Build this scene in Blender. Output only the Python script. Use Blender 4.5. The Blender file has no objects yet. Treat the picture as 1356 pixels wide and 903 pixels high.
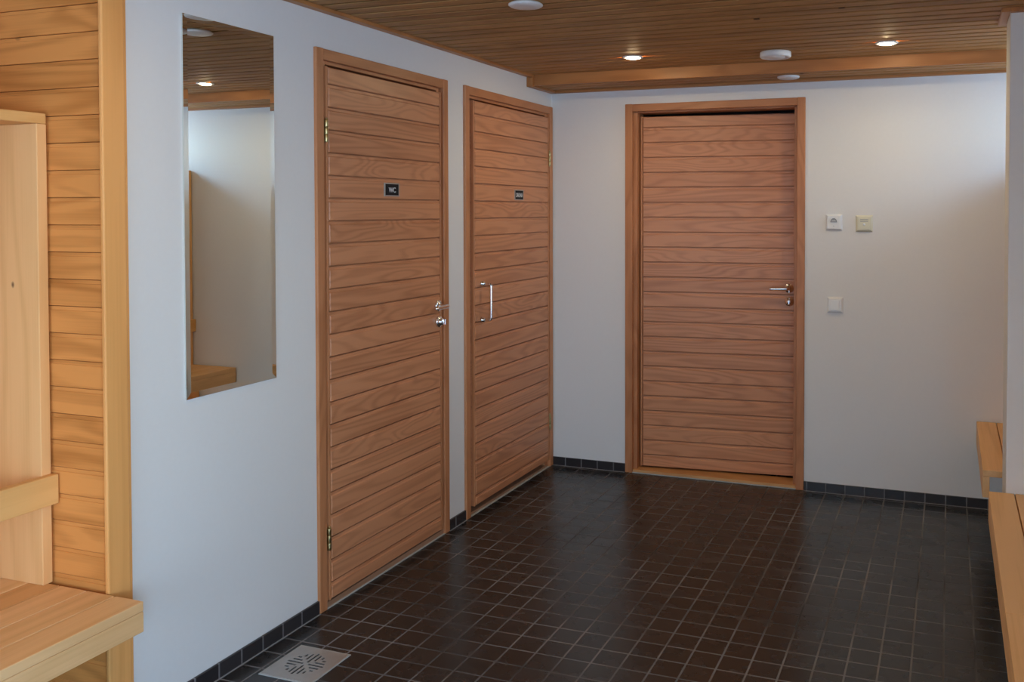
import bpy, bmesh, math, random
from mathutils import Vector, Matrix

random.seed(7)
C = bpy.context.scene.collection
scene = bpy.context.scene

# ------------------------------------------------------------------ camera
F_PX, W_PX, H_PX = 1215.764, 1356.0, 903.0
YAW, PITCH = -0.346609, -0.0235495
cam_d = bpy.data.cameras.new('camera')
cam = bpy.data.objects.new('camera', cam_d)
C.objects.link(cam)
fw = Vector((math.sin(YAW) * math.cos(PITCH), math.cos(YAW) * math.cos(PITCH), math.sin(PITCH)))
rt = Vector((math.cos(YAW), -math.sin(YAW), 0))
up = rt.cross(fw)
cam.matrix_world = Matrix(((rt.x, up.x, -fw.x, 2.197), (rt.y, up.y, -fw.y, -4.939),
                           (rt.z, up.z, -fw.z, 1.5), (0, 0, 0, 1)))
cam_d.sensor_width = 36.0
cam_d.lens = 36.0 * F_PX / W_PX
cam_d.shift_x = (W_PX / 2 - 818.098) / W_PX
cam_d.shift_y = (306.904 - H_PX / 2) / W_PX
cam_d.clip_start = 0.02
scene.camera = cam

# ------------------------------------------------------------------ view, world
vs = scene.view_settings
vs.view_transform = 'Standard'
vs.look = 'None'
vs.gamma = 1.0
vs.use_curve_mapping = False
vs.exposure = 0.93

SKY_STRENGTH = 3.4
SUNNY_SIDE = 3.6      # the sky is brighter towards the right-hand side of the house
LENS = 195.0
world = bpy.data.worlds.new('world')
scene.world = world
world.use_nodes = True
wn = world.node_tree.nodes
wl = world.node_tree.links
wn.clear()
w_out = wn.new('ShaderNodeOutputWorld')
w_bg = wn.new('ShaderNodeBackground')
w_tc = wn.new('ShaderNodeTexCoord')
w_sep = wn.new('ShaderNodeSeparateXYZ')
w_ramp = wn.new('ShaderNodeValToRGB')
w_map = wn.new('ShaderNodeMapRange')
w_map.inputs['From Min'].default_value = -1
w_map.inputs['From Max'].default_value = 1
wl.new(w_tc.outputs['Generated'], w_sep.inputs[0])
wl.new(w_sep.outputs['Z'], w_map.inputs['Value'])
wl.new(w_map.outputs[0], w_ramp.inputs[0])
e = w_ramp.color_ramp.elements
e[0].position = 0.44; e[0].color = (0.40, 0.55, 0.80, 1)
e[1].position = 0.75; e[1].color = (0.35, 0.60, 1.0, 1)
m_ = w_ramp.color_ramp.elements.new(0.52); m_.color = (0.60, 0.785, 1.0, 1)
wl.new(w_ramp.outputs[0], w_bg.inputs['Color'])
w_mx = wn.new('ShaderNodeMath'); w_mx.operation = 'MAXIMUM'
wl.new(w_sep.outputs['X'], w_mx.inputs[0]); w_mx.inputs[1].default_value = 0.0
w_ma = wn.new('ShaderNodeMath'); w_ma.operation = 'MULTIPLY_ADD'
wl.new(w_mx.outputs[0], w_ma.inputs[0])
w_ma.inputs[1].default_value = SKY_STRENGTH * SUNNY_SIDE
w_ma.inputs[2].default_value = SKY_STRENGTH
wl.new(w_ma.outputs[0], w_bg.inputs['Strength'])
wl.new(w_bg.outputs[0], w_out.inputs[0])

# room sizes
CEIL = 2.245          # underside of the main ceiling
LOW = 2.192           # underside of the lowered strip at the back wall
X_R = 3.10            # right wall
Y_R = -7.0            # rear wall (behind the camera)
Y_N = -2.965          # where the white left wall ends
X_N = -0.62           # back of the seating recess on the left
SEAT = 0.44


def portal(name, loc, rot, sx, sy):
    l = bpy.data.lights.new(name, 'AREA')
    l.shape = 'RECTANGLE'
    l.size, l.size_y = sx, sy
    l.cycles.is_portal = True
    o = bpy.data.objects.new(name, l)
    C.objects.link(o)
    o.location = loc
    o.rotation_euler = rot
    return o


# openings: rear glazing behind the camera, high window in the far bay, window on the near right
REAR = (-0.35, 1.55, 0.10, 2.0)
BAY = (-0.92, -0.06, 1.82, 2.14)
SIDE = (-6.7, -4.7, 0.60, 2.05)
portal('window_daylight', ((REAR[0] + REAR[1]) / 2, Y_R - 0.06, (REAR[2] + REAR[3]) / 2),
       (math.radians(90), 0, 0), REAR[1] - REAR[0], REAR[3] - REAR[2])
portal('window_daylight', (X_R + 0.06, (BAY[0] + BAY[1]) / 2, (BAY[2] + BAY[3]) / 2),
       (0, math.radians(90), 0), BAY[3] - BAY[2], BAY[1] - BAY[0])
portal('window_daylight', (X_R + 0.06, (SIDE[0] + SIDE[1]) / 2, (SIDE[2] + SIDE[3]) / 2),
       (0, math.radians(90), 0), SIDE[3] - SIDE[2], SIDE[1] - SIDE[0])


# ------------------------------------------------------------------ materials
def new_mat(name):
    m = bpy.data.materials.new(name)
    m.use_nodes = True
    nt = m.node_tree
    b = nt.nodes['Principled BSDF']
    return m, nt, b


class NT:
    """small node helper"""
    def __init__(s, nt):
        s.nt = nt

    def n(s, t, **kw):
        nd = s.nt.nodes.new(t)
        for k, v in kw.items():
            setattr(nd, k, v)
        return nd

    def l(s, a, b):
        s.nt.links.new(a, b)

    def math(s, op, a, b=None, c=None):
        nd = s.n('ShaderNodeMath', operation=op)
        for i, v in enumerate((a, b, c)):
            if v is None:
                continue
            if isinstance(v, (int, float)):
                nd.inputs[i].default_value = v
            else:
                s.l(v, nd.inputs[i])
        return nd.outputs[0]

    def comb(s, x, y, z):
        nd = s.n('ShaderNodeCombineXYZ')
        for i, v in enumerate((x, y, z)):
            if isinstance(v, (int, float)):
                nd.inputs[i].default_value = v
            else:
                s.l(v, nd.inputs[i])
        return nd.outputs[0]

    def mix(s, f, a, b):
        nd = s.n('ShaderNodeMix', data_type='RGBA')
        for i, v in ((0, f), (6, a), (7, b)):
            if isinstance(v, (int, float)):
                nd.inputs[i].default_value = v
            elif isinstance(v, tuple):
                nd.inputs[i].default_value = v if len(v) == 4 else v + (1,)
            else:
                s.l(v, nd.inputs[i])
        return nd.outputs[2]


def wood(name, light, dark, grain, plank=None, pitch=1.0, off=0.0, rings=7.0, ring_amt=0.55,
         fine_amt=0.3, plank_amt=0.35, rough=0.42, knots=0.0, knot_col=(0.09, 0.03, 0.012), spec=0.35,
         across=9.0, along=0.8):
    """lengthwise grained boards; grain/plank are axis letters in the part's own coordinates"""
    m, nt, b = new_mat(name)
    h = NT(nt)
    tc = h.n('ShaderNodeTexCoord')
    sep = h.n('ShaderNodeSeparateXYZ')
    h.l(tc.outputs['Object'], sep.inputs[0])
    ax = {'x': sep.outputs[0], 'y': sep.outputs[1], 'z': sep.outputs[2]}
    g = ax[grain]
    others = [k for k in 'xyz' if k != grain]
    if plank:
        others = [plank] + [k for k in others if k != plank]
    a, c = ax[others[0]], ax[others[1]]
    oi = h.n('ShaderNodeObjectInfo')
    if plank:
        pid = h.math('FLOOR', h.math('DIVIDE', h.math('SUBTRACT', a, off), pitch))
    else:
        pid = h.math('MULTIPLY', 0.0, 1.0)
    wnz = h.n('ShaderNodeTexWhiteNoise', noise_dimensions='2D')
    h.l(h.comb(pid, h.math('MULTIPLY', oi.outputs['Random'], 37.0), 0.0), wnz.inputs['Vector'])
    rs = h.n('ShaderNodeSeparateColor')
    h.l(wnz.outputs['Color'], rs.inputs[0])
    r1, r2, r3 = rs.outputs[0], rs.outputs[1], rs.outputs[2]
    al = h.math('MULTIPLY_ADD', h.math('POWER', r1, 2.5), along * 2.6, along)
    P = h.comb(h.math('ADD', h.math('MULTIPLY', g, al), h.math('MULTIPLY', r1, 31.0)),
               h.math('ADD', h.math('MULTIPLY', a, across), h.math('MULTIPLY', r2, 17.0)),
               h.math('ADD', h.math('MULTIPLY', c, across), h.math('MULTIPLY', r3, 11.0)))
    n1 = h.n('ShaderNodeTexNoise')
    n1.inputs['Scale'].default_value = 1.0
    n1.inputs['Detail'].default_value = 1.5
    n1.inputs['Roughness'].default_value = 0.35
    h.l(P, n1.inputs['Vector'])
    s = h.math('SINE', h.math('MULTIPLY', n1.outputs['Fac'], rings * 6.283))
    s = h.math('POWER', h.math('MULTIPLY_ADD', s, 0.5, 0.5), 1.6)
    P2 = h.comb(h.math('MULTIPLY', g, 3.0), h.math('MULTIPLY', a, 190.0), h.math('MULTIPLY', c, 190.0))
    n2 = h.n('ShaderNodeTexNoise')
    n2.inputs['Scale'].default_value = 1.0
    n2.inputs['Detail'].default_value = 3
    h.l(P2, n2.inputs['Vector'])
    P3 = h.comb(h.math('MULTIPLY', g, 2.2), h.math('MULTIPLY', a, 9.0), h.math('MULTIPLY', c, 9.0))
    n3 = h.n('ShaderNodeTexNoise')
    n3.inputs['Detail'].default_value = 2
    n3.inputs['Scale'].default_value = 1.0
    h.l(P3, n3.inputs['Vector'])
    f = h.math('MULTIPLY', s, ring_amt)
    f = h.math('ADD', f, h.math('MULTIPLY', h.math('SUBTRACT', n2.outputs['Fac'], 0.45), fine_amt * 2))
    f = h.math('ADD', f, h.math('MULTIPLY', h.math('SUBTRACT', r3, 0.5), plank_amt))
    f = h.math('ADD', f, h.math('MULTIPLY', h.math('SUBTRACT', n3.outputs['Fac'], 0.5), 0.5))
    cl = h.n('ShaderNodeClamp')
    h.l(f, cl.inputs[0])
    col = h.mix(cl.outputs[0], light, dark)
    if knots:
        vo = h.n('ShaderNodeTexVoronoi')
        vo.inputs['Scale'].default_value = 1.0
        h.l(h.comb(h.math('ADD', h.math('MULTIPLY', g, 3.2), h.math('MULTIPLY', r1, 9.0)),
                   h.math('ADD', h.math('MULTIPLY', a, 5.0), h.math('MULTIPLY', r2, 5.0)),
                   h.math('MULTIPLY', c, 5.0)), vo.inputs['Vector'])
        kf = h.n('ShaderNodeMapRange')
        kf.inputs['From Min'].default_value = 0.05 * knots
        kf.inputs['From Max'].default_value = 0.075 * knots
        kf.inputs['To Min'].default_value = 0.85
        kf.inputs['To Max'].default_value = 0.0
        h.l(vo.outputs['Distance'], kf.inputs['Value'])
        col = h.mix(kf.outputs[0], col, knot_col)
    h.l(col, b.inputs['Base Color'])
    b.inputs['Roughness'].default_value = rough
    b.inputs['Specular IOR Level'].default_value = spec
    bp = h.n('ShaderNodeBump')
    bp.inputs['Strength'].default_value = 0.12
    bp.inputs['Distance'].default_value = 0.001
    h.l(n2.outputs['Fac'], bp.inputs['Height'])
    h.l(bp.outputs[0], b.inputs['Normal'])
    return m


def plain(name, col, rough=0.5, metal=0.0, noise=0.06, scale=40.0, spec=0.5, bump=0.0):
    m, nt, b = new_mat(name)
    h = NT(nt)
    tc = h.n('ShaderNodeTexCoord')
    n = h.n('ShaderNodeTexNoise')
    n.inputs['Scale'].default_value = scale
    n.inputs['Detail'].default_value = 3
    h.l(tc.outputs['Object'], n.inputs['Vector'])
    lo = tuple(max(0, v * (1 - noise)) for v in col)
    hi = tuple(min(1, v * (1 + noise)) for v in col)
    h.l(h.mix(n.outputs['Fac'], lo, hi), b.inputs['Base Color'])
    b.inputs['Roughness'].default_value = rough
    b.inputs['Metallic'].default_value = metal
    b.inputs['Specular IOR Level'].default_value = spec
    if bump:
        bp = h.n('ShaderNodeBump')
        bp.inputs['Strength'].default_value = bump
        bp.inputs['Distance'].default_value = 0.001
        h.l(n.outputs['Fac'], bp.inputs['Height'])
        h.l(bp.outputs[0], b.inputs['Normal'])
    return m


def tile(name, axes, offs, pitch=0.1, grout=0.005, tile_col=(0.0205, 0.0185, 0.0183),
         grout_col=(0.215, 0.205, 0.21), rough=0.27):
    """square dark clay tiles; axes = letters across which joints repeat, offs = a joint on each"""
    m, nt, b = new_mat(name)
    h = NT(nt)
    geo = h.n('ShaderNodeNewGeometry')
    sep = h.n('ShaderNodeSeparateXYZ')
    h.l(geo.outputs['Position'], sep.inputs[0])
    ax = {'x': sep.outputs[0], 'y': sep.outputs[1], 'z': sep.outputs[2]}
    d = None
    ids = []
    for k, o in zip(axes, offs):
        t = h.math('DIVIDE', h.math('SUBTRACT', ax[k], o), pitch)
        ids.append(h.math('FLOOR', t))
        fr = h.math('FRACT', t)
        e_ = h.math('MULTIPLY', h.math('MINIMUM', fr, h.math('SUBTRACT', 1.0, fr)), pitch)
        d = e_ if d is None else h.math('MINIMUM', d, e_)
    while len(ids) < 2:
        ids.append(h.math('ADD', 0.0, 3.0))
    wnz = h.n('ShaderNodeTexWhiteNoise', noise_dimensions='2D')
    h.l(h.comb(ids[0], ids[1], 0.0), wnz.inputs['Vector'])
    mr = h.n('ShaderNodeMapRange', interpolation_type='SMOOTHSTEP')
    mr.inputs['From Min'].default_value = grout * 0.45
    mr.inputs['From Max'].default_value = grout * 0.75
    h.l(d, mr.inputs['Value'])
    inside = mr.outputs[0]
    nz = h.n('ShaderNodeTexNoise')
    nz.inputs['Scale'].default_value = 9.0
    nz.inputs['Detail'].default_value = 4
    h.l(geo.outputs['Position'], nz.inputs['Vector'])
    tc = h.mix(wnz.outputs['Value'], tuple(v * 0.8 for v in tile_col), tuple(v * 1.25 for v in tile_col))
    nz2 = h.n('ShaderNodeTexNoise')
    nz2.inputs['Scale'].default_value = 2.3
    h.l(geo.outputs['Position'], nz2.inputs['Vector'])
    gf = h.n('ShaderNodeMapRange')
    gf.inputs['From Min'].default_value = 0.35
    gf.inputs['From Max'].default_value = 0.68
    h.l(nz2.outputs['Fac'], gf.inputs['Value'])
    gc = h.mix(gf.outputs[0], grout_col, tuple(v * 0.2 for v in grout_col))
    h.l(h.mix(inside, gc, tc), b.inputs['Base Color'])
    ro = h.math('ADD', h.math('MULTIPLY', nz.outputs['Fac'], 0.10), rough - 0.05)
    ro = h.math('ADD', ro, h.math('MULTIPLY', h.math('SUBTRACT', 1.0, inside), 0.45))
    h.l(ro, b.inputs['Roughness'])
    b.inputs['Specular IOR Level'].default_value = 0.5
    # every tile lies a touch differently
    tilt = h.n('ShaderNodeVectorMath', operation='SUBTRACT')
    h.l(wnz.outputs['Color'], tilt.inputs[0])
    tilt.inputs[1].default_value = (0.5, 0.5, 0.5)
    sc = h.n('ShaderNodeVectorMath', operation='SCALE')
    h.l(tilt.outputs[0], sc.inputs[0])
    sc.inputs['Scale'].default_value = 0.012
    bp = h.n('ShaderNodeBump')
    bp.inputs['Strength'].default_value = 0.5
    bp.inputs['Distance'].default_value = 0.0012
    h.l(inside, bp.inputs['Height'])
    ad = h.n('ShaderNodeVectorMath', operation='ADD')
    h.l(bp.outputs[0], ad.inputs[0])
    h.l(sc.outputs[0], ad.inputs[1])
    nm = h.n('ShaderNodeVectorMath', operation='NORMALIZE')
    h.l(ad.outputs[0], nm.inputs[0])
    h.l(nm.outputs[0], b.inputs['Normal'])
    return m


PITCH_D = 0.0853
DOOR_L, DOOR_D = (0.63, 0.28, 0.135), (0.40, 0.152, 0.064)
M = {}
for g in 'xy':
    M['leaf_' + g] = wood('door board ' + g, DOOR_L, DOOR_D, g, 'z', PITCH_D, 1.9705, rings=11, ring_amt=0.48,
                          fine_amt=0.25, plank_amt=0.34, rough=0.36, across=10.0, along=0.75)
    M['case_' + g] = wood('door casing ' + g, (0.56, 0.235, 0.10), (0.36, 0.13, 0.048), g, rings=5, ring_amt=0.4)
M['case_z'] = wood('door casing upright', (0.56, 0.235, 0.10), (0.36, 0.13, 0.048), 'z', rings=5, ring_amt=0.4)
M['ceil'] = wood('ceiling board', (0.48, 0.24, 0.082), (0.27, 0.12, 0.038), 'x', 'y', PITCH_D, 0.0, rings=5,
                 ring_amt=0.45, plank_amt=0.6, rough=0.62, knots=0.7, knot_col=(0.06, 0.02, 0.008))
M['ctrim_x'] = wood('ceiling moulding x', (0.50, 0.21, 0.066), (0.32, 0.12, 0.035), 'x', rings=4)
M['ctrim_y'] = wood('ceiling moulding y', (0.50, 0.21, 0.066), (0.32, 0.12, 0.035), 'y', rings=4)
M['pine_x'] = wood('pine panel', (0.76, 0.305, 0.078), (0.48, 0.17, 0.036), 'x', 'z', 0.0765, 1.995 % 0.0765, rings=6, ring_amt=0.55,
                   plank_amt=0.6, knots=1.0, knot_col=(0.13, 0.045, 0.015))
M['pine_y'] = wood('pine panel side', (0.76, 0.305, 0.078), (0.48, 0.17, 0.036), 'y', 'z', 0.0765, 1.995 % 0.0765, rings=6, ring_amt=0.55,
                   plank_amt=0.6, knots=1.0, knot_col=(0.13, 0.045, 0.015))
M['post'] = wood('pine post', (0.86, 0.41, 0.13), (0.68, 0.29, 0.075), 'z', rings=4, ring_amt=0.35)
M['birch_z'] = wood('locker board', (0.87, 0.49, 0.205), (0.70, 0.35, 0.12), 'z', rings=4, ring_amt=0.4, knots=0.6)
M['birch_y'] = wood('locker rail', (0.82, 0.46, 0.165), (0.65, 0.33, 0.10), 'y', rings=4, ring_amt=0.4)
M['seat'] = wood('bench board', (0.88, 0.53, 0.25), (0.68, 0.37, 0.145), 'y', rings=4, ring_amt=0.4, fine_amt=0.4, rough=0.5)
M['seat_or'] = wood('bench board amber', (0.74, 0.39, 0.15), (0.56, 0.27, 0.09), 'y', rings=4, ring_amt=0.4)
M['bench_z'] = wood('bench leg', (0.66, 0.42, 0.19), (0.50, 0.29, 0.11), 'z', rings=4)
M['bench_x'] = wood('bench bearer', (0.66, 0.42, 0.19), (0.50, 0.29, 0.11), 'x', rings=4)
M['wall'] = plain('white wall paint', (0.80, 0.79, 0.77), rough=0.7, noise=0.015, scale=60, spec=0.25, bump=0.08)
M['dark'] = plain('dark backing', (0.012, 0.011, 0.011), rough=0.8)  # near-black; under the drain slots it stands in for shade
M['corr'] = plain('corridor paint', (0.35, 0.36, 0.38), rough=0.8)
M['chrome'] = plain('polished chrome', (0.90, 0.91, 0.93), rough=0.2, metal=1.0, noise=0.02)
M['brass'] = plain('aged brass', (0.46, 0.36, 0.17), rough=0.33, metal=1.0, noise=0.12, scale=120)
M['steel'] = plain('brushed steel', (0.52, 0.50, 0.48), rough=0.42, metal=0.75, noise=0.1, scale=30)
M['white'] = plain('white plastic', (0.80, 0.80, 0.79), rough=0.4, noise=0.01)
M['cream'] = plain('cream plastic', (0.74, 0.70, 0.53), rough=0.42, noise=0.01)
M['grey'] = plain('grey plastic', (0.24, 0.25, 0.26), rough=0.5)
M['black'] = plain('black sign face', (0.008, 0.008, 0.010), rough=0.6, spec=0.2)
M['letter'] = plain('white lettering', (0.75, 0.76, 0.78), rough=0.5)
M['signrim'] = plain('sign rim', (0.42, 0.38, 0.34), rough=0.4, metal=0.4)
M['seal'] = plain('pale sealant', (0.46, 0.46, 0.44), rough=0.6)
M['joint'] = plain('tile joint', (0.30, 0.30, 0.31), rough=0.7)
M['thresh'] = wood('threshold', (0.62, 0.34, 0.14), (0.46, 0.22, 0.08), 'x', rings=4)
M['thresh_y'] = wood('threshold side', (0.40, 0.22, 0.13), (0.30, 0.15, 0.08), 'y', rings=4)
M['floor'] = tile('floor tile', 'xy', (0.09, -2.24))
M['skirt_x'] = tile('skirting tile x', 'x', (0.09,), tile_col=(0.032, 0.029, 0.031), rough=0.22)
M['skirt_y'] = tile('skirting tile y', 'y', (-2.24,), tile_col=(0.032, 0.029, 0.031), rough=0.22)
M['frame_w'] = plain('window frame paint', (0.7, 0.7, 0.7), rough=0.4)


def mirror_mat():
    m, nt, b = new_mat('mirror glass')
    b.inputs['Metallic'].default_value = 1.0
    b.inputs['Roughness'].default_value = 0.0
    b.inputs['Base Color'].default_value = (0.80, 0.83, 0.79, 1)
    return m


def pane_mat():
    m, nt, b = new_mat('window glass')
    nt.nodes.remove(b)
    h = NT(nt)
    t = h.n('ShaderNodeBsdfTransparent')
    t.inputs[0].default_value = (0.94, 0.97, 0.97, 1)
    g = h.n('ShaderNodeBsdfGlossy')
    g.inputs['Roughness'].default_value = 0.0
    mx = h.n('ShaderNodeMixShader')
    mx.inputs[0].default_value = 0.07
    h.l(t.outputs[0], mx.inputs[1])
    h.l(g.outputs[0], mx.inputs[2])
    h.l(mx.outputs[0], nt.nodes['Material Output'].inputs[0])
    return m


def lamp_mat():
    m, nt, b = new_mat('lit lamp lens')
    b.inputs['Base Color'].default_value = (0.9, 0.88, 0.8, 1)
    b.inputs['Emission Color'].default_value = (1.0, 0.77, 0.43, 1)
    b.inputs['Emission Strength'].default_value = LENS
    return m


M['mirror'] = mirror_mat()
M['pane'] = pane_mat()
M['lamp'] = lamp_mat()


# ------------------------------------------------------------------ mesh helpers
class MB:
    """collects shapes into one mesh; mi = material slot; P maps (a, d, z) to the world"""
    def __init__(s, P=None):
        s.bm = bmesh.new()
        s.P = P

    def _take(s, bm, mi, smooth=False):
        vm = {}
        for v in bm.verts:
            co = v.co if s.P is None else s.P(*v.co)
            vm[v] = s.bm.verts.new(co)
        for f in bm.faces:
            nf = s.bm.faces.new([vm[v] for v in f.verts])
            nf.material_index = mi
            nf.smooth = smooth
        bm.free()

    def box(s, x0, x1, y0, y1, z0, z1, bev=0.0, mi=0, seg=2):
        bm = bmesh.new()
        bmesh.ops.create_cube(bm, size=1)
        for v in bm.verts:
            v.co = Vector(((x0 + x1) / 2 + v.co.x * (x1 - x0), (y0 + y1) / 2 + v.co.y * (y1 - y0),
                           (z0 + z1) / 2 + v.co.z * (z1 - z0)))
        if bev:
            bmesh.ops.bevel(bm, geom=bm.edges[:], offset=bev, segments=seg, affect='EDGES', profile=0.5)
        s._take(bm, mi)
        return s

    def lathe(s, prof, origin, axis, mi=0, seg=32, caps=True):
        """prof: (radius, height along axis)"""
        ax = Vector(axis).normalized()
        t = Vector((0, 0, 1)) if abs(ax.z) < 0.9 else Vector((1, 0, 0))
        u = ax.cross(t).normalized()
        w = ax.cross(u)
        o = Vector(origin)
        bm = bmesh.new()
        rings = []
        for r, hh in prof:
            rings.append([bm.verts.new(o + ax * hh + (u * math.cos(k * 2 * math.pi / seg) + w * math.sin(k * 2 * math.pi / seg)) * max(r, 1e-5))
                          for k in range(seg)])
        for i in range(len(rings) - 1):
            for k in range(seg):
                bm.faces.new((rings[i][k], rings[i][(k + 1) % seg], rings[i + 1][(k + 1) % seg], rings[i + 1][k]))
        if caps:
            bm.faces.new(rings[0][::-1])
            bm.faces.new(rings[-1])
        s._take(bm, mi, True)
        return s

    def tube(s, pts, r, mi=0, seg=14, radii=None, flat=1.0):
        pts = [Vector(p) for p in pts]
        bm = bmesh.new()
        rings = []
        prev = None
        for i, p in enumerate(pts):
            d = (pts[min(i + 1, len(pts) - 1)] - pts[max(i - 1, 0)]).normalized()
            if prev is None:
                t = Vector((0, 0, 1)) if abs(d.z) < 0.9 else Vector((1, 0, 0))
                u = d.cross(t).normalized()
            else:
                u = (prev - d * prev.dot(d)).normalized()
            prev = u
            w = d.cross(u)
            rr = radii[i] if radii else r
            rings.append([bm.verts.new(p + u * math.cos(k * 2 * math.pi / seg) * rr + w * math.sin(k * 2 * math.pi / seg) * rr * flat)
                          for k in range(seg)])
        for i in range(len(rings) - 1):
            for k in range(seg):
                bm.faces.new((rings[i][k], rings[i][(k + 1) % seg], rings[i + 1][(k + 1) % seg], rings[i + 1][k]))
        bm.faces.new(rings[0][::-1])
        bm.faces.new(rings[-1])
        s._take(bm, mi, True)
        return s

    def text(s, body, origin, u, v, size, width, mi=0, depth=0.0006):
        """flat lettering centred on origin, u = reading direction, v = up"""
        cu = bpy.data.curves.new('lettering', 'FONT')
        cu.body = body
        cu.size = 1.0
        cu.align_x = 'CENTER'
        cu.align_y = 'CENTER'
        cu.extrude = 0.02
        cu.offset = 0.004
        to = bpy.data.objects.new('lettering', cu)
        C.objects.link(to)
        dg = bpy.context.evaluated_depsgraph_get()
        me = bpy.data.meshes.new_from_object(to.evaluated_get(dg))
        xs = [p.co.x for p in me.vertices]
        ys = [p.co.y for p in me.vertices]
        cx, cy = (max(xs) + min(xs)) / 2, (max(ys) + min(ys)) / 2
        sx, sy = width / (max(xs) - min(xs)), size / (max(ys) - min(ys))
        u, v, o = Vector(u), Vector(v), Vector(origin)
        n = u.cross(v)
        bm = bmesh.new()
        vv = [bm.verts.new(o + u * (p.co.x - cx) * sx + v * (p.co.y - cy) * sy + n * (p.co.z / 0.02 * depth)) for p in me.vertices]
        for p in me.polygons:
            try:
                bm.faces.new([vv[i] for i in p.vertices])
            except ValueError:
                pass
        bpy.data.objects.remove(to)
        bpy.data.curves.remove(cu)
        bpy.data.meshes.remove(me)
        s._take(bm, mi)
        return s


WORLD = {}


def obj(name, mb, mats, parent=None, origin=None):
    if origin is None:
        origin = WORLD[parent.name] if parent else (0, 0, 0)
    origin = Vector(origin)
    bm = mb.bm
    for v in bm.verts:
        v.co -= origin
    bmesh.ops.recalc_face_normals(bm, faces=bm.faces[:])
    me = bpy.data.meshes.new(name)
    bm.to_mesh(me)
    bm.free()
    for mm in (mats if isinstance(mats, (list, tuple)) else [mats]):
        me.materials.append(M[mm])
    o = bpy.data.objects.new(name, me)
    C.objects.link(o)
    if parent:
        o.parent = parent
        o.location = origin - Vector(WORLD[parent.name])
    else:
        o.location = origin
    WORLD[o.name] = tuple(origin)
    return o


def empty(name, loc):
    o = bpy.data.objects.new(name, None)
    o.empty_display_size = 0.1
    C.objects.link(o)
    o.location = loc
    WORLD[o.name] = tuple(loc)
    return o


def tag(o, label, cat, group=None):
    o['label'] = label
    o['category'] = cat
    if group:
        o['group'] = group
    return o


def struct(o, label=None, cat=None):
    o['kind'] = 'structure'
    if label:
        o['label'] = label
        o['category'] = cat
    return o


def undercut_boards(mb, a0, a1, z0, z1, pitch, phase, depth, gap, cut, mi=0):
    """overhead boards whose edges lean back, so the joints are open and deep"""
    k = math.floor((z0 - phase) / pitch)
    while phase + k * pitch < z1:
        lo, hi = max(phase + k * pitch, z0), min(phase + (k + 1) * pitch - gap, z1)
        k += 1
        if hi - lo < 0.012:
            continue
        bm = bmesh.new()
        sec = [(lo, 0.0022), (lo + 0.0016, 0.0), (hi - 0.0016, 0.0), (hi, 0.0022), (hi - min(cut, (hi - lo) / 3), depth), (lo + min(cut, (hi - lo) / 3), depth)]
        A = [bm.verts.new((a0, d, z)) for z, d in sec]
        B = [bm.verts.new((a1, d, z)) for z, d in sec]
        bm.faces.new(A)
        bm.faces.new(B[::-1])
        for i in range(6):
            bm.faces.new((A[i], B[i], B[(i + 1) % 6], A[(i + 1) % 6]))
        mb._take(bm, mi)


def boarding(mb, a0, a1, d0, z0, z1, pitch, phase, depth, gap=0.014, bev=0.0022, mi=0, tongue=0.0, slit=0.0035):
    """boards running along a, stacked along z, standing proud of d0 by depth (negative = inward)"""
    k = math.floor((z0 - phase) / pitch)
    while phase + k * pitch < z1:
        lo, hi = phase + k * pitch, phase + (k + 1) * pitch - gap
        lo, hi = max(lo, z0), min(hi, z1)
        if hi - lo > 0.012:
            mb.box(a0, a1, min(d0, d0 + depth), max(d0, d0 + depth), lo, hi, bev, mi, 1)
            if tongue and hi + gap < z1 + 0.004:
                mb.box(a0, a1, d0, d0 + depth - tongue, hi - 0.002, hi + gap - slit, 0.0005, mi, 1)
        k += 1


# ------------------------------------------------------------------ the room shell
b = MB()
b.box(X_N - 0.1, X_R + 0.1, Y_R - 0.1, 1.5, -0.1, 0)
struct(obj('floor', b, 'floor'), 'floor of small dark brown square tiles with pale joints', 'floor')

WC = (-2.140, -1.200)
SA = (-1.040, -0.010)
BD = (0.461, 1.474)
HEAD = 2.100
CW = 0.042            # visible width of the casings
T = 0.14
b = MB()
b.box(-T, 0, Y_N, WC[0] + 0.03, 0, 2.4)
b.box(-T, 0, WC[1] - 0.03, SA[0] + 0.03, 0, 2.4)
b.box(-T, 0, SA[1] - 0.02, 0.14, 0, 2.4)
b.box(-T, 0, WC[0] + 0.03, WC[1] - 0.03, HEAD - 0.03, 2.4)
b.box(-T, 0, SA[0] + 0.03, SA[1] - 0.02, HEAD - 0.03, 2.4)
b.box(-T - 0.1, -T, Y_N, 0.14, 0, 2.4)
struct(obj('wall_left', b, 'wall'), 'white painted left wall holding the mirror and two doors', 'wall')
b = MB()
b.box(0, BD[0] + 0.03, 0, 0.14, 0, 2.4)
b.box(BD[1] - 0.03, X_R + 0.1, 0, 0.14, 0, 2.4)
b.box(BD[0] + 0.03, BD[1] - 0.03, 0, 0.14, HEAD - 0.03, 2.4)
struct(obj('wall_back', b, 'wall'), 'white painted far wall with one door and switch plates', 'wall')
b = MB()                                                   # the room on the far side of the ajar door
b.box(-0.1, 2.2, 1.4, 1.5, 0, 2.4)
b.box(-0.14, -0.04, 0.14, 1.5, 0, 2.4)
b.box(2.1, 2.2, 0.14, 1.5, 0, 2.4)
b.box(-0.14, 2.2, 0.14, 1.5, 2.3, 2.4)
struct(obj('wall_corridor', b, 'corr'), 'dim room behind the far door left ajar', 'wall')
b = MB()
y0, y1, z0, z1 = BAY
s0, s1, t0, t1 = SIDE
b.box(X_R, X_R + 0.1, y0, y1, 0, z0)
b.box(X_R, X_R + 0.1, y0, y1, z1, 2.4)
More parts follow.
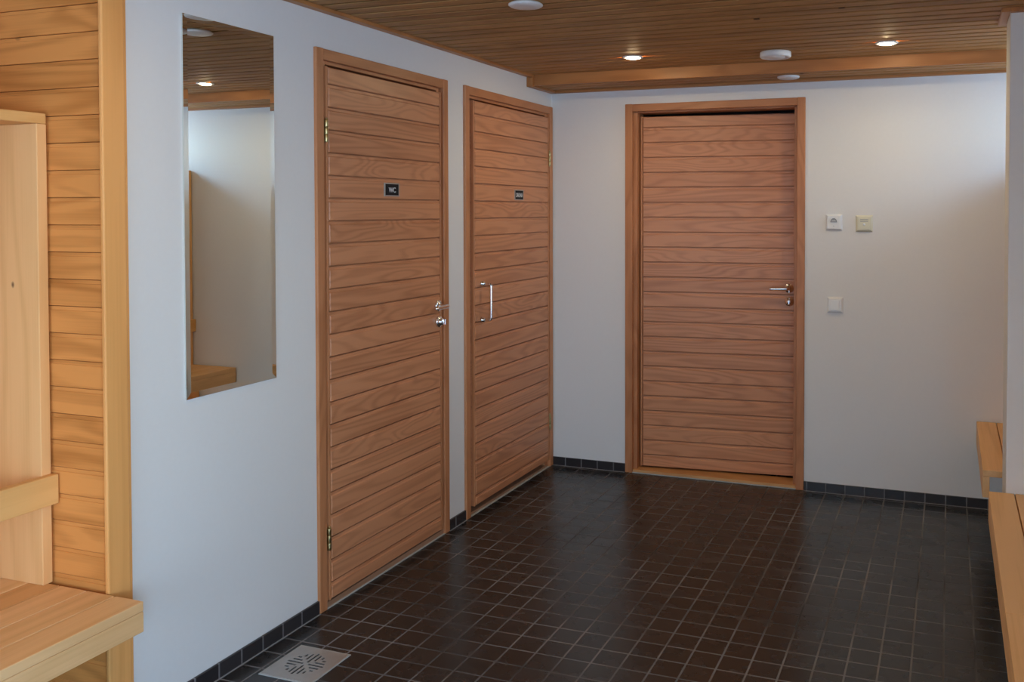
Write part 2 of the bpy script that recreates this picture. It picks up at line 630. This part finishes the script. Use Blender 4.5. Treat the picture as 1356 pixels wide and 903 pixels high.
b.box(X_R, X_R + 0.1, y1, 0.14, 0, 2.4)
b.box(X_R, X_R + 0.1, s1, y0, 0, 2.4)
b.box(X_R, X_R + 0.1, s0, s1, 0, t0)
b.box(X_R, X_R + 0.1, s0, s1, t1, 2.4)
b.box(X_R, X_R + 0.1, Y_R, s0, 0, 2.4)
struct(obj('wall_right', b, 'wall'), 'white painted right wall behind the benches', 'wall')
b = MB()
b.box(2.404, X_R, -1.225, -0.985, 0, 2.4, 0.004)
struct(obj('wall_pillar', b, 'wall'), 'white painted wall stub between the two right-hand benches', 'wall')
b = MB()
x0, x1, z0, z1 = REAR
b.box(X_N - 0.1, x0, Y_R - 0.1, Y_R, 0, 2.4)
b.box(x1, X_R + 0.1, Y_R - 0.1, Y_R, 0, 2.4)
b.box(x0, x1, Y_R - 0.1, Y_R, 0, z0)
b.box(x0, x1, Y_R - 0.1, Y_R, z1, 2.4)
struct(obj('wall_rear', b, 'wall'), 'white painted wall behind the viewer with a wide window', 'wall')


def window(name, mk, u0, u1, w0, w1, label, bars):
    """mk(u0,u1,depth0,depth1,z0,z1) -> box corners"""
    t = struct(empty(name, mk((u0 + u1) / 2, (u0 + u1) / 2, 0.05, 0.05, w0, w0)[::2]), label, 'window')
    f = MB()
    for a, c, d, e_ in ((u0, u0 + 0.05, w0, w1), (u1 - 0.05, u1, w0, w1), (u0 + 0.05, u1 - 0.05, w0, w0 + 0.05), (u0 + 0.05, u1 - 0.05, w1 - 0.05, w1)):
        f.box(*mk(a, c, 0.02, 0.08, d, e_), 0.003)
    for k in range(1, bars):
        u = u0 + (u1 - u0) * k / bars
        f.box(*mk(u - 0.025, u + 0.025, 0.025, 0.075, w0 + 0.05, w1 - 0.05), 0.003)
    obj('window_frame', f, 'frame_w', t)
    p = MB()
    p.box(*mk(u0 + 0.04, u1 - 0.04, 0.048, 0.052, w0 + 0.04, w1 - 0.04))
    obj('pane', p, 'pane', t)


window('window_1', lambda a, c, d, e_, z0, z1: (a, c, Y_R - e_, Y_R - d, z0, z1), *REAR, 'wide window behind the viewer', 3)
window('window_2', lambda a, c, d, e_, z0, z1: (X_R + d, X_R + e_, a, c, z0, z1), *BAY, 'high window above the bench bay on the right', 1)
window('window_3', lambda a, c, d, e_, z0, z1: (X_R + d, X_R + e_, a, c, z0, z1), *SIDE, 'window above the near right bench', 2)

# seating recess on the left, lined with pine boards
b = MB(lambda a, d, z: (a, -3.022 - d, z))
b.box(X_N, 0.0, -0.055, 0.0, 0, 2.4)
boarding(b, X_N, 0.004, 0.0, 0.0, 2.4, 0.0765, 1.995 % 0.0765, 0.016, gap=0.012, bev=0.0012, tongue=0.0025, slit=0.0016)
struct(obj('wall_recess_end', b, 'pine_x'), 'amber pine boards lining the end of the seating recess', 'wall')
b = MB(lambda a, d, z: (X_N + d, a, z))
b.box(Y_R, -3.022, -0.1, 0.0, 0, 2.4, mi=1)
boarding(b, Y_R, -3.03, 0.0, 0.0, 2.4, 0.0765, 1.995 % 0.0765, 0.016, gap=0.012, bev=0.0012, tongue=0.0025, slit=0.0016)
struct(obj('wall_recess_back', b, ['pine_y', 'dark']), 'amber pine boards lining the back of the seating recess', 'wall')

# ceiling: boards running across the room, a lowered strip along the far wall
b = MB(lambda a, d, z: (a, z, CEIL + d))
b.box(X_N - 0.1, X_R + 0.1, 0.028, 0.16, Y_R - 0.1, -0.30)
undercut_boards(b, X_N - 0.05, X_R + 0.05, Y_R - 0.05, -0.302, PITCH_D, 0.0, 0.028, 0.020, 0.024)
b.P = lambda a, d, z: (a, z, LOW + d)
b.box(0, X_R + 0.1, 0.028, 0.21, -0.30, 0.0)
undercut_boards(b, 0, X_R + 0.05, -0.28, -0.002, PITCH_D, 0.03, 0.028, 0.020, 0.024)
struct(obj('ceiling', b, 'ceil'), 'low ceiling of brown wooden boards', 'ceiling')
b = MB()
b.box(0.0, X_R, -0.318, -0.30, LOW - 0.006, CEIL + 0.005, 0.003)
struct(obj('trim_1', b, 'ctrim_x'), 'board facing the step in the ceiling', 'trim')
b = MB()
b.box(0.0, 0.036, Y_N, -0.30, CEIL - 0.013, CEIL + 0.002, 0.003)
b.box(0.0, 0.036, -0.338, -0.318, LOW - 0.013, CEIL - 0.013, 0.003)
b.box(0.0, 0.036, -0.32, 0.0, LOW - 0.013, LOW + 0.002, 0.003)
struct(obj('trim_2', b, 'ctrim_y'), 'ceiling moulding along the left wall', 'trim')
b = MB()
b.box(0.036, X_R, -0.030, 0.0, LOW - 0.013, LOW + 0.002, 0.003)
struct(obj('trim_3', b, 'ctrim_x'), 'ceiling moulding along the far wall', 'trim')
b = MB()
b.box(2.372, 2.404, -1.257, -0.985, CEIL - 0.015, CEIL + 0.002, 0.003)
b.box(2.404, X_R, -1.257, -1.225, CEIL - 0.015, CEIL + 0.002, 0.003)
struct(obj('trim_4', b, 'ctrim_y'), 'ceiling moulding round the wall stub', 'trim')
b = MB()                                                   # post covering the end of the white wall
b.box(0.0045, 0.019, -3.052, -2.978, 0, CEIL, 0.004)
b.box(0.0, 0.014, -2.98, -2.968, 0, CEIL, 0.002)
struct(obj('trim_5', b, 'post'), 'pale pine corner board between the white wall and the recess', 'trim')

b = MB()
b.box(0, BD[0], -0.010, 0, 0, 0.049, 0.002)
b.box(BD[1], X_R, -0.010, 0, 0, 0.049, 0.002)
b.box(0, BD[0], -0.016, -0.0095, 0, 0.0015, 0, 1)
b.box(BD[1], X_R, -0.016, -0.0095, 0, 0.0015, 0, 1)
struct(obj('baseboard_back', b, ['skirt_x', 'joint']), 'dark tile skirting along the far wall', 'baseboard')
b = MB()
b.box(0, 0.010, Y_N + 0.012, WC[0], 0, 0.049, 0.002)
b.box(0, 0.010, WC[1], SA[0], 0, 0.049, 0.002)
b.box(0.0095, 0.015, Y_N + 0.012, WC[0], 0, 0.0015, 0, 1)
b.box(0.0095, 0.015, WC[1], SA[0], 0, 0.0015, 0, 1)
struct(obj('baseboard_left', b, ['skirt_y', 'joint']), 'dark tile skirting along the left wall', 'baseboard')


# ------------------------------------------------------------------ doors
def casing(P, root, a0, a1, mat_h, reveal=None):
    """architrave with a set-back inner frame; d is the distance out of the wall"""
    f = MB(P)
    f.box(a0, a0 + CW, -0.02, 0.013, 0, HEAD, 0.003, 0)
    f.box(a1 - CW, a1, -0.02, 0.013, 0, HEAD, 0.003, 0)
    f.box(a0 + CW, a1 - CW, -0.02, 0.012, HEAD - CW, HEAD - 0.001, 0.003, 1)
    i = CW
    d1, j = (-0.006, 0.032) if reveal is None else reveal
    f.box(a0 + i - 0.012, a0 + i + j, -0.135, d1, 0, HEAD - CW, 0.002, 0)
    f.box(a1 - i - j, a1 - i + 0.012, -0.135, d1, 0, HEAD - CW, 0.002, 0)
    f.box(a0 + i + j, a1 - i - j, -0.135, d1, HEAD - CW - j * 0.4, HEAD - CW + 0.01, 0.002, 1)
    return obj('door_frame', f, ['case_z', mat_h], root)


def leaf_mesh(P, a0, a1, d0, d1, z0, z1):
    """slab with horizontal boards standing proud and a slim edge lipping"""
    m = MB(P)
    m.box(a0, a1, d0, d1 - 0.014, z0, z1, 0.0015, 0)
    for s, e_ in ((a0, a0 + 0.010), (a1 - 0.010, a1)):
        m.box(s, e_, d1 - 0.016, d1 - 0.001, z0, z1, 0.0012, 1)
    boarding(m, a0 + 0.0135, a1 - 0.0135, d1 - 0.015, z0 + 0.002, z1 - 0.002, PITCH_D, 1.972, 0.015, gap=0.0135, bev=0.0034, tongue=0.004)
    return m


def lever(P, name, parent, a, d, z, sgn):
    """round rose, neck and lever pointing along a by sgn"""
    m = MB()
    n = Vector(P(0, 1, 0)) - Vector(P(0, 0, 0))
    m.lathe([(0.0, 0), (0.026, 0), (0.026, 0.006), (0.023, 0.009), (0.012, 0.010), (0.012, 0.012)], P(a, d, z), n)
    m.P = P
    pts, rad = [], []
    for k in range(4):
        pts.append((a, d + 0.008 + 0.034 * k / 3, z)); rad.append(0.0095)
    for k in range(1, 6):
        t = math.pi / 2 * k / 5
        pts.append((a + sgn * 0.014 * (1 - math.cos(t)), d + 0.042 + 0.014 * math.sin(t), z)); rad.append(0.0095)
    for k in range(1, 9):
        pts.append((a + sgn * (0.014 + 0.088 * k / 8), d + 0.056 - 0.003 * k / 8, z - 0.002 * k / 8)); rad.append(0.0095 - 0.0015 * k / 8)
    pts.append((a + sgn * 0.105, d + 0.053, z - 0.002)); rad.append(0.004)
    m.tube(pts, 0.009, radii=rad)
    return obj(name, m, 'chrome', parent)


def cylinder_lock(P, parent, a, d, z):
    m = MB()
    n = Vector(P(0, 1, 0)) - Vector(P(0, 0, 0))
    m.lathe([(0.0, 0), (0.026, 0), (0.026, 0.007), (0.022, 0.011), (0.017, 0.012), (0.016, 0.022), (0.012, 0.026), (0.0, 0.027)], P(a, d, z), n)
    m.P = P
    m.box(a - 0.003, a + 0.003, d + 0.022, d + 0.038, z - 0.012, z + 0.012, 0.0015)
    return obj('lock', m, 'chrome', parent)


def hinge(P, parent, a, d, z):
    m = MB(P)
    n = Vector((0, 0, 1))
    m.P = None
    for k in range(3):
        m.lathe([(0.0, 0), (0.007, 0.0005), (0.0075, 0.002), (0.0075, 0.026), (0.007, 0.0275), (0.0, 0.028)],
                Vector(P(a, d, z - 0.042 + 0.028 * k)), n, seg=16)
    m.lathe([(0.0, 0), (0.005, 0.001), (0.005, 0.006), (0.0, 0.008)], Vector(P(a, d, z + 0.042)), n, seg=12)
    m.P = P
    m.box(a - 0.016, a + 0.016, d - 0.010, d - 0.006, z - 0.042, z + 0.042, 0.001)
    return obj('hinge', m, 'brass', parent)


def sign(P, parent, a, d, z, w, hgt, body, tw, th, u):
    m = MB(P)
    m.box(a - w / 2, a + w / 2, d, d + 0.003, z - hgt / 2, z + hgt / 2, 0.001, 0)
    m.box(a - w / 2 + 0.008, a + w / 2 - 0.008, d + 0.003, d + 0.0036, z - hgt / 2 + 0.005, z + hgt / 2 - 0.005, 0, 1)
    m.P = None
    m.text(body, P(a, d + 0.0042, z - 0.001), u, (0, 0, 1), th, tw, 2)
    return obj('sign', m, ['signrim', 'black', 'letter'], parent)


PL = lambda a, d, z: (d, a, z)
PB = lambda a, d, z: (a, -d, z)

# the toilet door
r = struct(empty('door_1', (0, (WC[0] + WC[1]) / 2, 0)), 'closed horizontal-board wooden door with a black WC sign', 'door')
casing(PL, r, WC[0], WC[1], 'case_y')
LO, LF = WC[0] + 0.056, 0.013
leaf = obj('door_leaf', leaf_mesh(PL, LO, WC[1] - 0.064, -0.05, LF, 0.030, 2.036), ['leaf_y', 'case_z'], r, (0, LO, 0))
lever(PL, 'door_handle', leaf, -1.300, LF, 1.066, -1)
cylinder_lock(PL, leaf, -1.296, LF, 0.993)
for z in (1.795, 0.264):
    hinge(PL, leaf, LO - 0.004, LF + 0.002, z)
sign(PL, leaf, -1.664, LF, 1.585, 0.110, 0.056, 'WC', 0.050, 0.021, (0, 1, 0))
b = MB(PL)
b.box(WC[0] + CW, WC[1] - CW, -0.10, 0.004, 0, 0.022, 0.002, 0)
b.box(WC[0] + CW, WC[1] - CW, 0.004, 0.012, 0, 0.004, 0.001, 1)
obj('threshold', b, ['thresh_y', 'seal'], r)

# the sauna door
r = struct(empty('door_2', (0, (SA[0] + SA[1]) / 2, 0)), 'closed wooden door with a SAUNA sign, right beside the room corner', 'door')
casing(PL, r, SA[0], SA[1], 'case_y')
LO, LF = SA[0] + 0.079, 0.013
leaf = obj('door_leaf', leaf_mesh(PL, LO, SA[1] - 0.056, -0.05, LF, 0.042, 2.036), ['leaf_y', 'case_z'], r, (0, LO, 0))
b = MB()
ya, za, zb = -0.885, 0.955, 1.135
pts = [(LF, ya, za)]
for k in range(7):
    t = math.pi / 2 * k / 6
    pts.append((LF + 0.040 + 0.014 * math.sin(t), ya, za + 0.014 - 0.014 * math.cos(t)))
for k in range(7):
    t = math.pi / 2 * k / 6
    pts.append((LF + 0.040 + 0.014 * math.cos(t), ya, zb - 0.014 + 0.014 * math.sin(t)))
pts.append((LF, ya, zb))
b.tube(pts, 0.0065)
for z in (za, zb):
    b.lathe([(0.0, 0), (0.014, 0), (0.014, 0.006), (0.010, 0.010), (0.0095, 0.018), (0.0, 0.019)], (LF, ya, z), (1, 0, 0), seg=20)
obj('pull_handle', b, 'chrome', leaf)
for z in (1.796, 0.265):
    hinge(PL, leaf, SA[1] - 0.052, LF + 0.002, z)
sign(PL, leaf, -0.463, LF, 1.582, 0.110, 0.056, 'SAUNA', 0.078, 0.023, (0, 1, 0))
b = MB(PL)
b.box(SA[0] + CW, SA[1] - CW, -0.10, -0.004, 0, 0.012, 0.002, 0)
b.box(SA[0] + CW, SA[1] - CW, -0.004, 0.010, 0, 0.003, 0.001, 1)
obj('threshold', b, ['thresh_y', 'seal'], r)

# the door in the far wall, set deep in its frame and a little ajar
r = struct(empty('door_3', ((BD[0] + BD[1]) / 2, 0, 0)), 'wooden horizontal-board door in the far wall, slightly ajar', 'door')
casing(PB, r, BD[0], BD[1], 'case_x', (-0.022, 0.020))
HX, HD = BD[0] + 0.070, -0.058
leaf = obj('door_leaf', leaf_mesh(PB, HX, BD[1] - 0.058, HD - 0.042, HD, 0.026, 2.034), ['leaf_x', 'case_z'], r, (HX, -HD, 0))
lever(PB, 'door_handle', leaf, 1.372, HD, 1.070, -1)
cylinder_lock(PB, leaf, 1.374, HD, 0.996)
leaf.rotation_euler = (0, 0, math.radians(5.2))
b = MB(PB)
b.box(BD[0] + CW, BD[1] - CW, -0.14, 0.002, 0, 0.018, 0.003, 0)
b.box(BD[0] + CW, BD[1] - CW, 0.002, 0.010, 0, 0.005, 0.001, 1)
obj('threshold', b, ['thresh', 'seal'], r)

# ------------------------------------------------------------------ bench, locker and mirror
# copied things come from these builders
def bench(x0, x1, front_left, y0, y1, label, fascia, cat='bench', amber=(), splits=(), legs=(), front_legs=True):
    """slatted wall bench: boards along y; the front edge is at x0 (front_left) or x1"""
    t = tag(empty('bench', ((x0 + x1) / 2, (y0 + y1) / 2, 0)), label, cat)
    n = max(2, round((x1 - x0) / 0.0975))
    wdt = (x1 - x0 + 0.004) / n
    top = SEAT
    for k in range(n):
        a = x0 + k * wdt
        idx = k if front_left else n - 1 - k
        ys = [y0] + (list(splits) if idx == 0 else []) + [y1]
        for p, q in zip(ys[:-1], ys[1:]):
            m = MB()
            m.box(a, a + wdt - 0.004, p + (0.0007 if p != y0 else 0), q - (0.0007 if q != y1 else 0), top - 0.027, top, 0.0022)
            obj('seat_board', m, 'seat_or' if idx in amber else 'seat', t)
    m = MB()
    fx = (x0, x0 + 0.027) if front_left else (x1 - 0.027, x1)
    m.box(fx[0], fx[1], y0, y1, top - 0.0275 - fascia, top - 0.0277, 0.002)
    obj('front_rail', m, 'seat', t)
    m = MB()
    rx = (x1 - 0.06, x1 - 0.025) if front_left else (x0 + 0.025, x0 + 0.06)
    m.box(rx[0], rx[1], y0 + 0.01, y1 - 0.01, top - 0.10, top - 0.0277, 0.002)
    obj('rear_rail', m, 'seat', t)
    for ly in legs:
        lx = (x0 + 0.028, x0 + 0.075) if front_left else (x1 - 0.075, x1 - 0.028)
        if front_legs:
            m = MB()
            m.box(lx[0], lx[1], ly - 0.022, ly + 0.022, 0, top - 0.0277, 0.003)
            obj('leg', m, 'bench_z', t)
        m = MB()
        m.box(rx[0] - 0.0, rx[1], ly - 0.022, ly + 0.022, 0, top - 0.1002, 0.003)
        obj('leg', m, 'bench_z', t)
        m = MB()
        m.box(min(lx[1], rx[1]) if front_left else rx[1], rx[0] if front_left else lx[0], ly - 0.018, ly + 0.018, top - 0.095, top - 0.0277, 0.002)
        obj('bearer', m, 'bench_x', t)
    return t


bench(X_N + 0.05, 0.150, False, -4.75, -3.057, 'pale slatted wooden bench in the recess left of the mirror', 0.056, amber=(3,), legs=(-3.45, -4.6))
bench(2.344, X_R - 0.02, True, -4.5, -1.228, 'near slatted wooden bench along the right edge, in front of the wall stub', 0.085, splits=(-2.34,), legs=(-2.75, -4.3), front_legs=False)
bench(2.333, X_R - 0.02, True, -0.93, -0.012, 'far slatted wooden bench behind the white wall stub, against the far wall', 0.085, legs=(-0.62, -0.12), front_legs=False)


def locker(xf, xb, y0, y1, label):
    """open-fronted locker standing on the bench; front edge at xf, back at xb, with a back-rest board"""
    s = 1 if xb > xf else -1
    t = tag(empty('locker', ((xf + xb) / 2, (y0 + y1) / 2, SEAT)), label, 'locker')
    lo, hi = min(xf, xb), max(xf, xb)
    top = 1.772
    ys = [y0, (y0 + y1) / 2 - 0.015, y1 - 0.030]
    for y in ys:
        m = MB()
        m.box(lo, hi, y, y + 0.030, SEAT, top - 0.030, 0.002)
        obj('side_panel', m, 'birch_z', t)
    m = MB()
    m.box(lo, hi, y0, y1, top - 0.0298, top, 0.0025)
    obj('top_panel', m, 'birch_y', t)
    m = MB()
    bx = (hi - 0.012, hi) if s > 0 else (lo, lo + 0.012)
    for p, q in zip(ys[:-1], ys[1:]):
        m.box(bx[0], bx[1], p + 0.0302, q - 0.0002, SEAT + 0.002, top - 0.0302)
    obj('back_panel', m, 'birch_z', t)
    m = MB()
    fx = (xf - 0.024 * s, xf - 0.0002 * s)
    m.box(min(fx), max(fx), y0 - 0.004, y1 + 0.004, 0.668, 0.752, 0.003)
    obj('backrest_board', m, 'birch_y', t)
    m = MB()
    for p, q in zip(ys[:-1], ys[1:]):
        m.box(lo + 0.06, lo + 0.075, p + 0.0302, q - 0.0002, 1.55, 1.61, 0.002)
    obj('hook_rail', m, 'birch_y', t)
    return t


locker(-0.200, X_N + 0.020, -4.55, -3.046, 'tall open birch locker standing on the left bench, cut by the picture edge')
locker(2.700, X_R - 0.006, -0.955, -0.010, 'tall open locker in the far bay, seen in the mirror above its bench')

b = MB(PL)
my0, my1, mz0, mz1 = -2.757, -2.358, 0.919, 2.098
bw = 0.019
bm = bmesh.new()
o_ = [(my0, mz0), (my1, mz0), (my1, mz1), (my0, mz1)]
i_ = [(my0 + bw, mz0 + bw), (my1 - bw, mz0 + bw), (my1 - bw, mz1 - bw), (my0 + bw, mz1 - bw)]
vb = [bm.verts.new((y, 0.0005, z)) for y, z in o_]
ve = [bm.verts.new((y, 0.0060, z)) for y, z in o_]
vi = [bm.verts.new((y, 0.0052, z)) for y, z in i_]
bm.faces.new(vb)
bm.faces.new(vi)
for k in range(4):
    bm.faces.new((vb[k], vb[(k + 1) % 4], ve[(k + 1) % 4], ve[k]))
    bm.faces.new((ve[k], ve[(k + 1) % 4], vi[(k + 1) % 4], vi[k]))
b._take(bm, 0)
mo = obj('mirror', b, 'mirror', None, (0, (my0 + my1) / 2, mz0))
tag(mo, 'tall frameless wall mirror with slanted glass edges left of the WC door', 'mirror')

# ------------------------------------------------------------------ ceiling fittings
for i, (x, y, lab) in enumerate(((0.744, -0.70, 'lit recessed downlight in the ceiling left of the round air valve'),
                                 (1.928, -0.675, 'lit recessed downlight in the ceiling nearest the wall stub'),
                                 (0.744, -3.30, 'added downlight out of view, warming the left bench recess'),
                                 (1.928, -3.30, 'added downlight out of view beside the near right bench, warming the left side'))):  # last two lamps are added out of view to warm the left side
    t = tag(empty('downlight', (x, y, CEIL)), lab, 'ceiling light', 'recessed ceiling downlights')
    m = MB()
    m.lathe([(0.032, 0.0), (0.050, 0.0), (0.050, 0.003), (0.046, 0.006), (0.036, 0.006), (0.032, 0.002)], (x, y, CEIL), (0, 0, -1), seg=40, caps=False)
    obj('bezel', m, 'white', t)
    m = MB()
    m.lathe([(0.0, 0.0005), (0.0318, 0.0005), (0.0318, 0.003), (0.028, 0.008), (0.014, 0.011), (0.0, 0.012)], (x, y, CEIL), (0, 0, -1), seg=32)
    obj('lens', m, 'lamp', t)

t = tag(empty('air_valve', (1.42, -0.60, CEIL)), 'thick round white air valve on the ceiling between the downlights', 'air vent')
m = MB()
m.lathe([(0.0, 0.0), (0.070, 0.0), (0.073, 0.003), (0.073, 0.022), (0.069, 0.027), (0.058, 0.027), (0.053, 0.020), (0.0, 0.018)], (1.42, -0.60, CEIL), (0, 0, -1), seg=48)
obj('valve_ring', m, 'white', t)
m = MB()
m.lathe([(0.0, 0.0182), (0.010, 0.0182), (0.010, 0.020), (0.043, 0.021), (0.047, 0.024), (0.044, 0.027), (0.0, 0.029)], (1.42, -0.60, CEIL), (0, 0, -1), seg=40)
obj('valve_disc', m, 'white', t)
t = tag(empty('air_valve', (1.408, -0.158, LOW)), 'small flat white disc on the lowered ceiling strip above the far door', 'air vent')
m = MB()
m.lathe([(0.0, 0.0), (0.056, 0.0), (0.057, 0.003), (0.055, 0.009), (0.046, 0.013), (0.0, 0.015)], (1.408, -0.158, LOW), (0, 0, -1), seg=40)
obj('cover', m, 'white', t)
t = tag(empty('air_valve', (0.758, -1.93, CEIL)), 'flat round white ceiling disc at the top edge, also seen in the mirror', 'air vent')
m = MB()
m.lathe([(0.0, 0.0), (0.052, 0.0), (0.062, 0.006), (0.062, 0.010), (0.056, 0.014), (0.030, 0.016), (0.0, 0.016)], (0.758, -1.93, CEIL), (0, 0, -1), seg=48)
obj('cover', m, 'white', t)

# ------------------------------------------------------------------ wall plates on the far wall
def plate(name, x, z, lab, cat, mat, s=0.040):
    t = tag(empty(name, (x, 0, z)), lab, cat)
    m = MB(PB)
    bm = bmesh.new()
    base = [bm.verts.new((x + i * s, 0.0, z + k * s)) for i, k in ((-1, -1), (1, -1), (1, 1), (-1, 1))]
    mid = [bm.verts.new((x + i * s, 0.004, z + k * s)) for i, k in ((-1, -1), (1, -1), (1, 1), (-1, 1))]
    q = s * 0.80
    tp = [bm.verts.new((x + i * q, 0.013, z + k * q)) for i, k in ((-1, -1), (1, -1), (1, 1), (-1, 1))]
    bm.faces.new(base)
    bm.faces.new(tp)
    for k in range(4):
        bm.faces.new((base[k], base[(k + 1) % 4], mid[(k + 1) % 4], mid[k]))
        bm.faces.new((mid[k], mid[(k + 1) % 4], tp[(k + 1) % 4], tp[k]))
    m._take(bm, 0)
    obj('face_plate', m, mat, t)
    return t


t = plate('wall_thermostat', 1.625, 1.436, 'white square wall plate with a grey half-round dial, upper left of three', 'wall control', 'white', 0.042)
m = MB(PB)
bm = bmesh.new()
pts = [(1.625 + 0.017 * math.cos(a), 1.437 + 0.021 * math.sin(a)) for a in [math.pi * k / 14 for k in range(15)]]
lo_ = [bm.verts.new((x, 0.012, z)) for x, z in pts]
hi_ = [bm.verts.new((x, 0.0165, z)) for x, z in pts]
bm.faces.new(hi_)
for k in range(len(pts)):
    bm.faces.new((lo_[k], lo_[(k + 1) % len(pts)], hi_[(k + 1) % len(pts)], hi_[k]))
m._take(bm, 0)
obj('dial', m, 'grey', t)
m = MB(PB)
m.box(1.612, 1.638, 0.0165, 0.0175, 1.441, 1.443)
m.box(1.616, 1.634, 0.0165, 0.0175, 1.447, 1.449)
obj('scale_mark', m, 'white', t)
m = MB()
m.lathe([(0.0, 0), (0.0022, 0), (0.002, 0.002), (0.0, 0.002)], (1.625, -0.0128, 1.417), (0, -1, 0), seg=12)
obj('indicator', m, 'grey', t)

t = plate('wall_control', 1.780, 1.430, 'cream square wall plate with small raised button, right of the white dial plate', 'wall control', 'cream', 0.043)
m = MB(PB)
m.box(1.750, 1.810, 0.0125, 0.0165, 1.400, 1.460, 0.002)
obj('cover', m, 'cream', t)
m = MB()
m.lathe([(0.0, 0), (0.006, 0), (0.006, 0.003), (0.004, 0.005), (0.0, 0.005)], (1.780, -0.0164, 1.426), (0, -1, 0), seg=18)
obj('button', m, 'white', t)
m = MB(PB)
for k in range(3):
    m.box(1.760, 1.800, 0.0164, 0.0170, 1.439 + 0.006 * k, 1.441 + 0.006 * k)
obj('grille', m, 'grey', t)

t = plate('light_switch', 1.634, 1.000, 'white rocker light switch alone, lower than the two wall plates', 'light switch', 'white', 0.041)
m = MB(PB)
bm = bmesh.new()
q = 0.022
lo_ = [bm.verts.new((1.634 + i * q, 0.0125, 1.0 + k * q * 1.2)) for i, k in ((-1, -1), (1, -1), (1, 1), (-1, 1))]
hi_ = [bm.verts.new((1.634 + i * q * 0.94, 0.0165 + 0.004 * (k < 0), 1.0 + k * q * 1.14)) for i, k in ((-1, -1), (1, -1), (1, 1), (-1, 1))]
bm.faces.new(lo_)
bm.faces.new(hi_)
for k in range(4):
    bm.faces.new((lo_[k], lo_[(k + 1) % 4], hi_[(k + 1) % 4], hi_[k]))
m._take(bm, 0)
obj('rocker', m, 'white', t)

# ------------------------------------------------------------------ floor drain
t = tag(empty('floor_drain', (0.210, -2.472, 0)), 'square steel floor drain cover with slotted rosette, near the left wall', 'drain')
DX, DY, DS = 0.210, -2.472, 0.098
slots = []
for q in range(4):
    ca, sa = math.cos(q * math.pi / 2), math.sin(q * math.pi / 2)
    for k in range(5):
        off = (k - 2) * 0.0165
        lo_, hi_ = 0.009 + abs(off) * 0.95, 0.070 - abs(off) * 0.45
        # quadrant bars alternate direction: along the quadrant's own diagonal axis
        cx, cy, hl = (lo_ + hi_) / 2, off, (hi_ - lo_) / 2
        slots.append((DX + cx * ca - cy * sa, DY + cx * sa + cy * ca, ca, sa, hl))
plate_m = MB()
plate_m.box(DX - DS, DX + DS, DY - DS, DY + DS, 0.0, 0.004, 0.001)
cut = MB()
for cx, cy, ca, sa, hl in slots:
    bm = bmesh.new()
    bmesh.ops.create_cube(bm, size=1)
    for v in bm.verts:
        u, w = v.co.x * 2 * hl, v.co.y * 0.0076
        v.co = Vector((cx + u * ca - w * sa, cy + u * sa + w * ca, 0.003 + v.co.z * 0.02))
    cut._take(bm, 0)
po = obj('cover_plate', plate_m, 'steel', t)
co = obj('slot_cutter', cut, 'steel', t)
md = po.modifiers.new('slots', 'BOOLEAN')
md.object = co
md.operation = 'DIFFERENCE'
md.solver = 'EXACT'
dg = bpy.context.evaluated_depsgraph_get()
nm = bpy.data.meshes.new_from_object(po.evaluated_get(dg))
po.modifiers.clear()
po.data = nm
cd = co.data
bpy.data.objects.remove(co)
bpy.data.meshes.remove(cd)
m = MB()
m.box(DX - 0.075, DX + 0.075, DY - 0.075, DY + 0.075, 0.0003, 0.0012)
obj('slot_shade', m, 'dark', t)  # thin dark sheet under the cover, colouring in the shade of the slots
m = MB()
for p, q, u, w in ((-1, 1, 1, 1.09), (-1, 1, -1.05, -1), (-1.05, -1, -1.05, 1.09), (1, 1.03, -1.05, 1.09)):
    m.box(DX + p * DS, DX + q * DS, DY + u * DS, DY + w * DS, 0.0, 0.0022)
obj('mortar_edge', m, 'seal', t)
